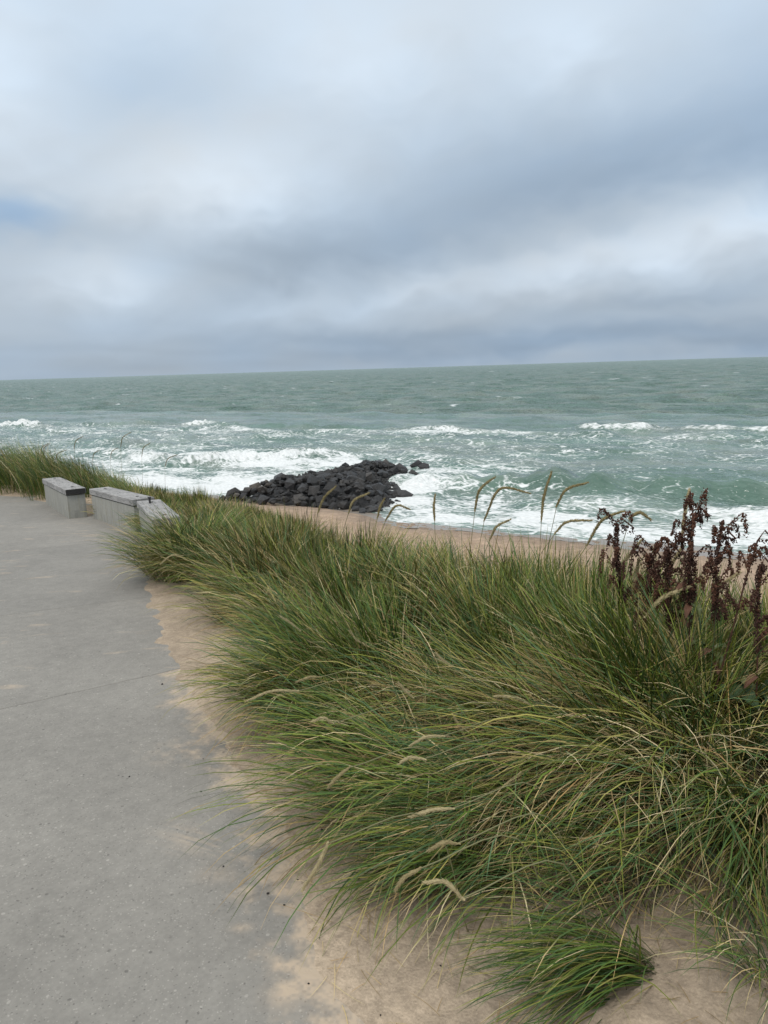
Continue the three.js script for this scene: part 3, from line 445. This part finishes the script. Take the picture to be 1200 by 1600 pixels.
/* ---------- seed stalks standing out of the grass ---------- */
const SKY_EARS = [[[-0.546,0.185,-5.573],[-0.486,0.571,-5.579],[-0.434,0.679,-5.583],[-0.347,0.756,-5.589]],
 [[-0.385,0.177,-5.587],[-0.26,0.561,-5.594],[-0.224,0.642,-5.596],[-0.104,0.699,-5.599]],
 [[-0.114,0.239,-5.499],[-0.048,0.534,-5.5],[-0.027,0.609,-5.5],[0.008,0.67,-5.5]],
 [[-0.081,0.238,-5.499],[0.012,0.513,-5.5],[0.094,0.615,-5.499],[0.191,0.584,-5.497]],
 [[0.35,0.302,-5.188],[0.346,0.564,-5.188],[0.343,0.663,-5.189],[0.354,0.743,-5.188]],
 [[0.556,0.306,-4.969],[0.597,0.665,-4.964],[0.631,0.801,-4.96],[0.73,0.884,-4.946]],
 [[0.606,0.306,-4.963],[0.658,0.6,-4.956],[0.762,0.804,-4.942],[0.951,0.774,-4.909]],
 [[0.636,0.306,-4.959],[0.695,0.471,-4.951],[0.733,0.549,-4.946],[0.827,0.604,-4.931]],
 [[0.946,0.346,-4.604],[0.959,0.661,-4.601],[0.973,0.808,-4.598],[1.016,0.956,-4.589]],
 [[0.976,0.347,-4.597],[1.047,0.749,-4.582],[1.101,0.847,-4.569],[1.223,0.891,-4.538]],
 [[0.931,0.387,-4.607],[1.042,0.582,-4.583],[1.104,0.647,-4.569],[1.252,0.662,-4.53]],
 [[1.031,0.42,-4.175],[1.122,0.607,-4.151],[1.198,0.747,-4.13],[1.305,0.799,-4.097]],
 [[1.145,0.539,-3.728],[1.21,0.842,-3.707],[1.252,0.866,-3.693],[1.304,0.83,-3.676]],
 [[1.39,0.489,-3.537],[1.399,0.757,-3.533],[1.407,0.88,-3.53],[1.421,1.005,-3.524]],
 [[1.217,0.448,-3.388],[1.253,0.603,-3.375],[1.291,0.695,-3.36],[1.333,0.781,-3.344]],
 [[1.313,0.456,-3.136],[1.356,0.603,-3.118],[1.396,0.662,-3.1],[1.464,0.727,-3.069]],
 [[1.046,0.528,-3.549],[1.1,0.626,-3.533],[1.14,0.684,-3.52],[1.202,0.78,-3.499]],
 [[1.068,0.432,-3.228],[1.129,0.504,-3.207],[1.188,0.587,-3.186],[1.289,0.65,-3.146]],
 [[1.131,0.379,-3.418],[1.141,0.519,-3.415],[1.146,0.611,-3.413],[1.157,0.705,-3.409]]];
const FIELD_EARS = [[[-0.363,0.356,-2.86],[-0.462,0.365,-2.845],[-0.564,0.334,-2.827]],
 [[-0.749,0.305,-4.13],[-0.805,0.362,-4.12],[-0.864,0.393,-4.108]],
 [[-0.286,0.349,-3.01],[-0.326,0.352,-3.006],[-0.387,0.334,-2.999]],
 [[-1.546,0.242,-5.711],[-1.623,0.25,-5.69],[-1.708,0.189,-5.665]],
 [[-0.963,0.277,-4.849],[-0.991,0.344,-4.844],[-1.001,0.439,-4.842]],
 [[0.165,0.39,-1.95],[0.108,0.385,-1.954],[0.045,0.364,-1.956]],
 [[0.058,0.406,-1.67],[0.022,0.383,-1.671],[-0.002,0.349,-1.671]],
 [[0.151,0.407,-1.56],[0.112,0.448,-1.563],[0.064,0.445,-1.566]],
 [[0.175,0.374,-2.41],[0.117,0.37,-2.414],[0.062,0.338,-2.416]],
 [[0.101,0.379,-2.25],[0.057,0.385,-2.251],[0.02,0.363,-2.252]],
 [[0.226,0.366,-2.58],[0.257,0.307,-2.577],[0.29,0.233,-2.574]],
 [[0.524,0.364,-2.649],[0.463,0.391,-2.661],[0.386,0.393,-2.673]],
 [[0.487,0.314,-3.92],[0.474,0.35,-3.922],[0.451,0.367,-3.925]],
 [[-0.172,0.395,-1.8],[-0.2,0.336,-1.797],[-0.244,0.267,-1.791]],
 [[0.162,0.397,-1.78],[0.13,0.4,-1.782],[0.085,0.375,-1.785]],
 [[-0.093,0.335,-3.39],[-0.143,0.368,-3.388],[-0.179,0.416,-3.386]],
 [[-0.441,0.322,-3.68],[-0.489,0.369,-3.674],[-0.537,0.406,-3.667]],
 [[0.088,0.358,-2.76],[0.057,0.39,-2.761],[0.034,0.422,-2.761]],
 [[-0.134,0.384,-2.2],[-0.164,0.361,-2.198],[-0.201,0.325,-2.195]],
 [[0.266,0.345,-3.1],[0.226,0.374,-3.104],[0.199,0.403,-3.105]],
 [[-0.204,0.37,-2.54],[-0.237,0.392,-2.537],[-0.28,0.381,-2.532]]];
const earMats = [[0.28, 0.23, 0.115], [0.37, 0.31, 0.17], [0.235, 0.19, 0.088]].map((c) => new THREE.MeshStandardMaterial({ color: new THREE.Color(...c), roughness: 0.9 }));
const stemMat = new THREE.MeshStandardMaterial({ color: new THREE.Color(0.17, 0.165, 0.075), roughness: 0.7 });
const V = (a) => new THREE.Vector3(...a);
function earGeo(pts, rad, seed) {   // a spindle of overlapping spikelets round a bent axis
  const r = seeded(seed), c = new THREE.CatmullRomCurve3(pts), L = c.getLength(), out = [], core = new THREE.TubeGeometry(c, 14, rad * 0.62, 6, false), cp = core.attributes.position;
  for (let j = 0; j <= 14; j++) { const t = j / 14, k = Math.pow(Math.sin(PI * clamp(0.06 + t * 0.93)), 0.6), o = c.getPointAt(t); for (let i = 0; i <= 6; i++) { const n = j * 7 + i; cp.setXYZ(n, lerp(o.x, cp.getX(n), k), lerp(o.y, cp.getY(n), k), lerp(o.z, cp.getZ(n), k)); } }
  core.deleteAttribute('uv'); out.push(core.toNonIndexed());
  const n = Math.round(L / rad * 9), sp = new THREE.ConeGeometry(0.2, 1, 4, 1); sp.deleteAttribute('uv'); const base = sp.toNonIndexed(), q = new THREE.Quaternion(), up = new THREE.Vector3(0, 1, 0), M = new THREE.Matrix4();
  for (let k = 0; k < n; k++) {
    const t = clamp((k + r()) / n), T = c.getTangentAt(t), o = c.getPointAt(t), prof = Math.pow(Math.sin(PI * clamp(0.08 + t * 0.9)), 0.55), side = new THREE.Vector3(r() - 0.5, r() - 0.5, r() - 0.5).cross(T).normalize();
    q.setFromUnitVectors(up, T.clone().multiplyScalar(1.6).addScaledVector(side, 0.8).normalize()); const l = rad * 2.5 * (0.7 + 0.5 * r());
    const g = base.clone(); g.applyMatrix4(M.compose(o.addScaledVector(side, rad * 0.55 * prof), q, new THREE.Vector3(l * 0.75, l, l * 0.75))); out.push(g);
  }
  const g = mergeGeometries(out); g.computeVertexNormals(); return g;
}
function seedStalk(pts, label, group, rad, mat, seed) {   // pts: along the stem up from the grass, then the ear's foot, bend and tip
  const base = pts[0], gx = base[0] + (base[0] - pts[1][0]) * 0.5, gz = base[2] + (base[2] - pts[1][2]) * 0.5, gy = ground(gx, gz, false);
  const o = thing('seed_stalk', label, 'seed stalk', [gx, gy, gz], 0, group), rel = (p) => new THREE.Vector3(p[0] - gx, p[1] - gy, p[2] - gz);
  const ear = pts.slice(-3).map(rel), low = [new THREE.Vector3(0, -0.02, 0), ...pts.slice(0, -2).map(rel)];
  const stem = new THREE.TubeGeometry(new THREE.CatmullRomCurve3(low.length > 2 ? low : [low[0], low[0].clone().lerp(low[1], 0.5).add(new THREE.Vector3(0, 0.05, 0)), low[1]]), 12, 0.0019, 5, false); part('stem', stem, stemMat, o);
  part('seed_head', earGeo(ear, rad, seed), mat, o);
}
const SKY_LABELS = ['yellowish seed stalk in front of the breakwater, leftmost of the tall ones', 'bent seed stalk in front of the right foot of the breakwater', 'short upright seed stalk just right of the breakwater', 'thin seed stalk nodding right over the foam near the lone round boulder', 'straight dark seed stalk standing alone over beach and foam', 'tall seed stalk leaning right, left one of the crossing pair', 'tall seed stalk arched far over to the right like a crook', 'short seed stalk below the arched one', 'tallest upright seed stalk, reaching highest of all', 'slender seed stalk arched right beside the tallest upright one', 'low seed stalk stretched almost level over the beach', 'long seed stalk slanting right just left of the dead dock plants', 'seed stalk bending over the leftmost dead dock plant', 'pale upright seed stalk left of the tallest dead dock', 'pale seed stalk slanting across the tallest dead dock', 'thick pale seed stalk leaning right below the right hand dead dock', 'pale seed stalk slanting over the leftmost dead dock', 'pale seed stalk lying low across the foot of the dead docks', 'upright pale seed stalk in front of the smallest dead dock'];
SKY_EARS.forEach((p, i) => seedStalk(p, SKY_LABELS[i], 'seed stalks above the grass', i < 13 ? 0.0105 : 0.0105, earMats[i < 13 ? (i % 3 === 1 ? 0 : 2) : 1], 3000 + i));
const FIELD_LABELS = ['long pale seed head lying level over the left fringe of grass', 'pale seed head at the left, above the long level one', 'pale seed head just right of and above the long level one', 'seed head reaching over the path below the nearest bench', 'upright seed head in the far left grass', 'pale seed head lying level in the lower middle grass', 'seed head pointing down left near the bare sand', 'curled yellow seed head drooping over the bare sand', 'seed head in the middle of the combed grass', 'seed head just below another in the middle of the combed grass', 'seed head pointing steeply down right in the middle grass', 'pale seed head lying level in the right middle grass', 'small bright seed head high in the middle grass', 'pale seed head hanging over the sand at the path edge', 'seed head in the grass above the curled yellow one', 'seed head slanting up left in the middle grass', 'seed head slanting up left in the left grass', 'small seed head in the middle of the densest grass', 'seed head pointing down left in the lower left grass', 'small seed head in the upper middle grass', 'small pale seed head in the left middle grass'];
FIELD_EARS.forEach((p, i) => { const f = p[0], root = [f[0] + 0.26, Math.max(f[1] - 0.03, ground(f[0] + 0.26, f[2] - 0.16, false) + 0.12), f[2] - 0.16]; seedStalk([root, ...p], FIELD_LABELS[i], 'seed heads lying in the grass', i === 12 ? 0.005 : 0.0066, earMats[i % 4 === 2 ? 0 : 1], 3300 + i); });
{ const r = seeded(88); for (let k = 0; k < 9; k++) { const x = -6.6 + k * 0.36 + r() * 0.25, z = -13.9 + k * 0.25 - r() * 0.8, y = ground(x, z, false), h = 0.85 + r() * 0.3, b = 0.08 + r() * 0.12; seedStalk([[x, y + h * 0.5, z], [x + 0.02, y + h * 0.8, z], [x + 0.02 + b * 0.3, y + h * 0.93, z], [x + 0.05 + b, y + h, z]], 'thin seed stalk sticking up from the far bank of grass behind the benches', 'seed stalks on the far bank', 0.008, earMats[2], 3600 + k); } }

/* ---------- dead dock plants and their leaves ---------- */
const seedMats = [[0.042, 0.016, 0.010], [0.064, 0.025, 0.014], [0.095, 0.037, 0.019]].map((c) => new THREE.MeshStandardMaterial({ color: new THREE.Color(...c), roughness: 0.85 }));
const redStem = new THREE.MeshStandardMaterial({ color: new THREE.Color(0.075, 0.03, 0.018), roughness: 0.8 });
const leafMat = new THREE.MeshStandardMaterial({ color: new THREE.Color(0.03, 0.060, 0.018), roughness: 0.75, side: THREE.DoubleSide }), leafMat2 = new THREE.MeshStandardMaterial({ color: new THREE.Color(0.072, 0.088, 0.02), roughness: 0.55, side: THREE.DoubleSide }), deadLeaf = new THREE.MeshStandardMaterial({ color: new THREE.Color(0.11, 0.05, 0.028), roughness: 0.8, side: THREE.DoubleSide });
function seedCluster(c, rad, n, r) {   // papery fruits in whorls round a shoot
  const base = new THREE.OctahedronGeometry(1, 0); base.deleteAttribute('uv'); const out = [], M = new THREE.Matrix4(), q = new THREE.Quaternion(), e = new THREE.Euler();
  for (let k = 0; k < n; k++) { const t = r(), whorl = Math.round(t * 11) / 11 * 0.3 + t * 0.7, o = c.getPointAt(clamp(whorl)), a = r() * 6.283, d = rad * Math.sqrt(r()) * (1 - 0.5 * t); o.x += Math.cos(a) * d; o.z += Math.sin(a) * d; o.y -= r() * r() * rad * 2.2;
    const g = base.clone(), s = 0.0026 + r() * 0.003; g.applyMatrix4(M.compose(o, q.setFromEuler(e.set(r() * 3, r() * 3, r() * 3)), new THREE.Vector3(s, s * 1.5, s * 0.5))); out.push(g); }
  const g = mergeGeometries(out); g.computeVertexNormals(); return g;
}
function leafGeo(L, Wd, seed, droop = 1) {
  const r = seeded(seed), n = 14, m = 4; return gridGeo(2 * m + 1, n + 1, (i, j) => { const t = j / n, u = (i - m) / m, w = Wd * Math.pow(Math.sin(PI * Math.min(1, 0.08 + t * 0.92)), 0.7) * (1 + 0.08 * Math.sin(t * 34 + u)), fold = Math.abs(u) * 0.25 * w + 0.12 * w * Math.sin(t * 26 + (u > 0 ? 1.5 : 0)) * Math.abs(u); return [u * w * 0.5, L * (0.62 * t - 0.62 * droop * t * t) + fold, L * (t - 0.25 * t * t), u * 0.5 + 0.5, t]; });
}
function dock(foot, tip, label, seed, o = {}) {
  const r = seeded(seed), gy = ground(foot[0], foot[2], false), root = [foot[0], gy, foot[2]], t = thing('dock_plant', label, 'dock plant', root, 0, 'dead dock plants'), top = new THREE.Vector3(tip[0] - foot[0], tip[1] - gy, tip[2] - foot[2]);
  const bend = o.nod ?? 0.03, main = new THREE.CatmullRomCurve3([new THREE.Vector3(0, -0.02, 0), top.clone().multiplyScalar(0.5).add(new THREE.Vector3(-0.01, 0, 0.01)), top.clone().multiplyScalar(0.85).add(new THREE.Vector3(-bend * 0.6, 0, 0)), top.clone().add(new THREE.Vector3(-bend * 0.2, 0.004, 0)), top.clone().add(new THREE.Vector3(bend, -0.035, 0.01))]);
  part('stem', new THREE.TubeGeometry(main, 20, 0.0034, 6, false), redStem, t);
  part('seed_cluster', seedCluster(new THREE.CatmullRomCurve3([0.5, 0.6, 0.7, 0.8, 0.9, 1].map((k) => main.getPointAt(Math.max(k, o.from ?? 0.6)))), o.rad ?? 0.022, o.n ?? 620, r), seedMats[0], t);
  for (let k = 0; k < (o.shoots ?? 5); k++) {
    const f = lerp(0.54, 0.96, (k + r()) / (o.shoots ?? 5)), a = r() * 6.283, p = main.getPointAt(f), l = 0.06 + r() * 0.08, c = new THREE.CatmullRomCurve3([p, p.clone().add(new THREE.Vector3(Math.cos(a) * l * 0.4, l * 0.42, Math.sin(a) * l * 0.25)), p.clone().add(new THREE.Vector3(Math.cos(a) * l * 0.62, l * (0.5 + 0.35 * r()), Math.sin(a) * l * 0.4)), p.clone().add(new THREE.Vector3(Math.cos(a) * l * 0.78, l * (-0.3 + 0.6 * r()), Math.sin(a) * l * 0.45))]);
    const s = part('side_shoot', new THREE.TubeGeometry(c, 8, 0.0018, 5, false), redStem, t); part('seed_cluster', seedCluster(c, 0.014, 120, r), seedMats[1 + (k % 2)], s);
  }
  for (let k = 0; k < (o.leaves ?? 2); k++) { const L = 0.09 + r() * 0.06, m = part('leaf', leafGeo(L, L * 0.3, seed + k, 1.4), k % 2 ? deadLeaf : leafMat2, t), p = main.getPointAt(0.35 + 0.3 * r()); m.position.copy(p); m.rotation.set(0.5 * r(), r() * 6.28, 0); }
}
dock([1.144, 0, -3.413], [1.085, 0.885, -3.431], 'leftmost dead brown dock stalk with a flat topped seed cluster', 41, { nod: 0.05, shoots: 10, rad: 0.018, n: 620 });
dock([1.195, 0, -3.343], [1.201, 0.768, -3.341], 'shortest bushy dead brown dock, between the leftmost stalk and the tallest', 42, { shoots: 18, rad: 0.02, n: 420, leaves: 3 });
dock([1.26, 0, -3.25], [1.255, 0.80, -3.25], 'bushy dead brown dock close against the left of the tallest', 47, { shoots: 18, rad: 0.02, n: 420, leaves: 3 });
dock([1.31, 0, -3.192], [1.327, 0.985, -3.184], 'tallest dead brown dock with a nodding top and some green low leaves', 43, { nod: 0.04, shoots: 18, rad: 0.02, n: 620, leaves: 8 });
dock([1.372, 0, -3.111], [1.405, 0.9, -3.092], 'dead brown dock nodding right, next right of the tallest', 44, { nod: 0.04, shoots: 14, rad: 0.018, n: 520, leaves: 4 });
dock([1.46, 0, -2.859], [1.452, 0.84, -2.855], 'dark dock stalk cut by the right edge of the view', 45, { shoots: 8, rad: 0.016, n: 400 });
dock([1.30, 0, -3.021], [1.492, 0.926, -2.941], 'thin slanting dock stalk with few seeds, reaching to the right edge', 46, { shoots: 3, rad: 0.010, n: 90, from: 0.75, leaves: 0 });
function rosette(x, z, label, seed, n) {
  const r = seeded(seed), y = ground(x, z, false), t = thing('leafy_dock', label, 'dock plant', [x, y, z], 0, 'green dock plants'); 
  const c = new THREE.CylinderGeometry(0.012, 0.02, 0.1, 8); c.translate(0, 0.03, 0); part('crown', c, redStem, t);
  for (let k = 0; k < n; k++) { const L = 0.2 + r() * 0.16, m = part('leaf', leafGeo(L, L * (0.3 + 0.12 * r()), seed + k * 3, 0.7 + r() * 0.8), r() < 0.12 ? leafMat2 : leafMat, t), a = r() * 6.283; m.position.set(Math.sin(a) * 0.03, 0.05 + r() * 0.2, Math.cos(a) * 0.03); m.rotation.set(-0.15 + r() * 0.6, a, 0, 'YXZ'); }
}
rosette(1.5, -2.98, 'dark green broad leaved dock plant under the grass at the right edge', 61, 34);
rosette(1.25, -3.0, 'dark green dock leaves below the tallest dead dock', 62, 14);

/* ---------- twigs, pebbles and straw lying on the sand ---------- */
{
  const r = seeded(4), B = new Blades();
  for (let k = 0; k < 520; k++) { const x = lerp(-0.4, 1.5, r()), z = lerp(-2.8, -1.3, r()), [d] = edgeAt(x, z); if (d < 0.02) continue; B.add(x, ground(x, z) + 0.006, z, r() * 6.283, 0.04 + 0.22 * r() * r(), 0.0022, 1.5, 1.62, vary(STRAWS[Math.floor(r() * 4)], r), null, 5, (r() - 0.5) * 9, (r() - 0.5)); }
  setting('straw_litter', B.geo(), bladeMat, 'dry straw bits scattered on the bare sand', 'straw', 'stuff');
  const peb = stones.slice(0, 4), pm = [stoneMats[0], stoneMats[4]], list = [[-0.42, -2.26, 0.011], [-0.36, -2.2, 0.009], [-0.33, -2.33, 0.008], [-0.27, -2.62, 0.012], [-0.8, -2.95, 0.008], [-0.86, -3.25, 0.007], [-1.15, -3.1, 0.008], [-0.6, -2.42, 0.007], [-0.25, -1.86, 0.007], [0.12, -1.9, 0.007], [-0.05, -1.74, 0.006], [-1.32, -4.22, 0.012]];
  list.forEach(([x, z, s], i) => { const m = shade(new THREE.Mesh(peb[i % 4], pm[i % 5 ? 0 : 1])); m.name = numbered('pebble'); m.position.set(x, Math.max(ground(x, z), pathY(x, z)) + s * 0.25, z); m.scale.setScalar(s); m.rotation.y = r() * 6; scene.add(m); tag(m, 'tiny dark pebble lying on the path or its sandy edge', 'pebble', 'pebbles by the path edge'); });
}
renderer.render(scene, camera);
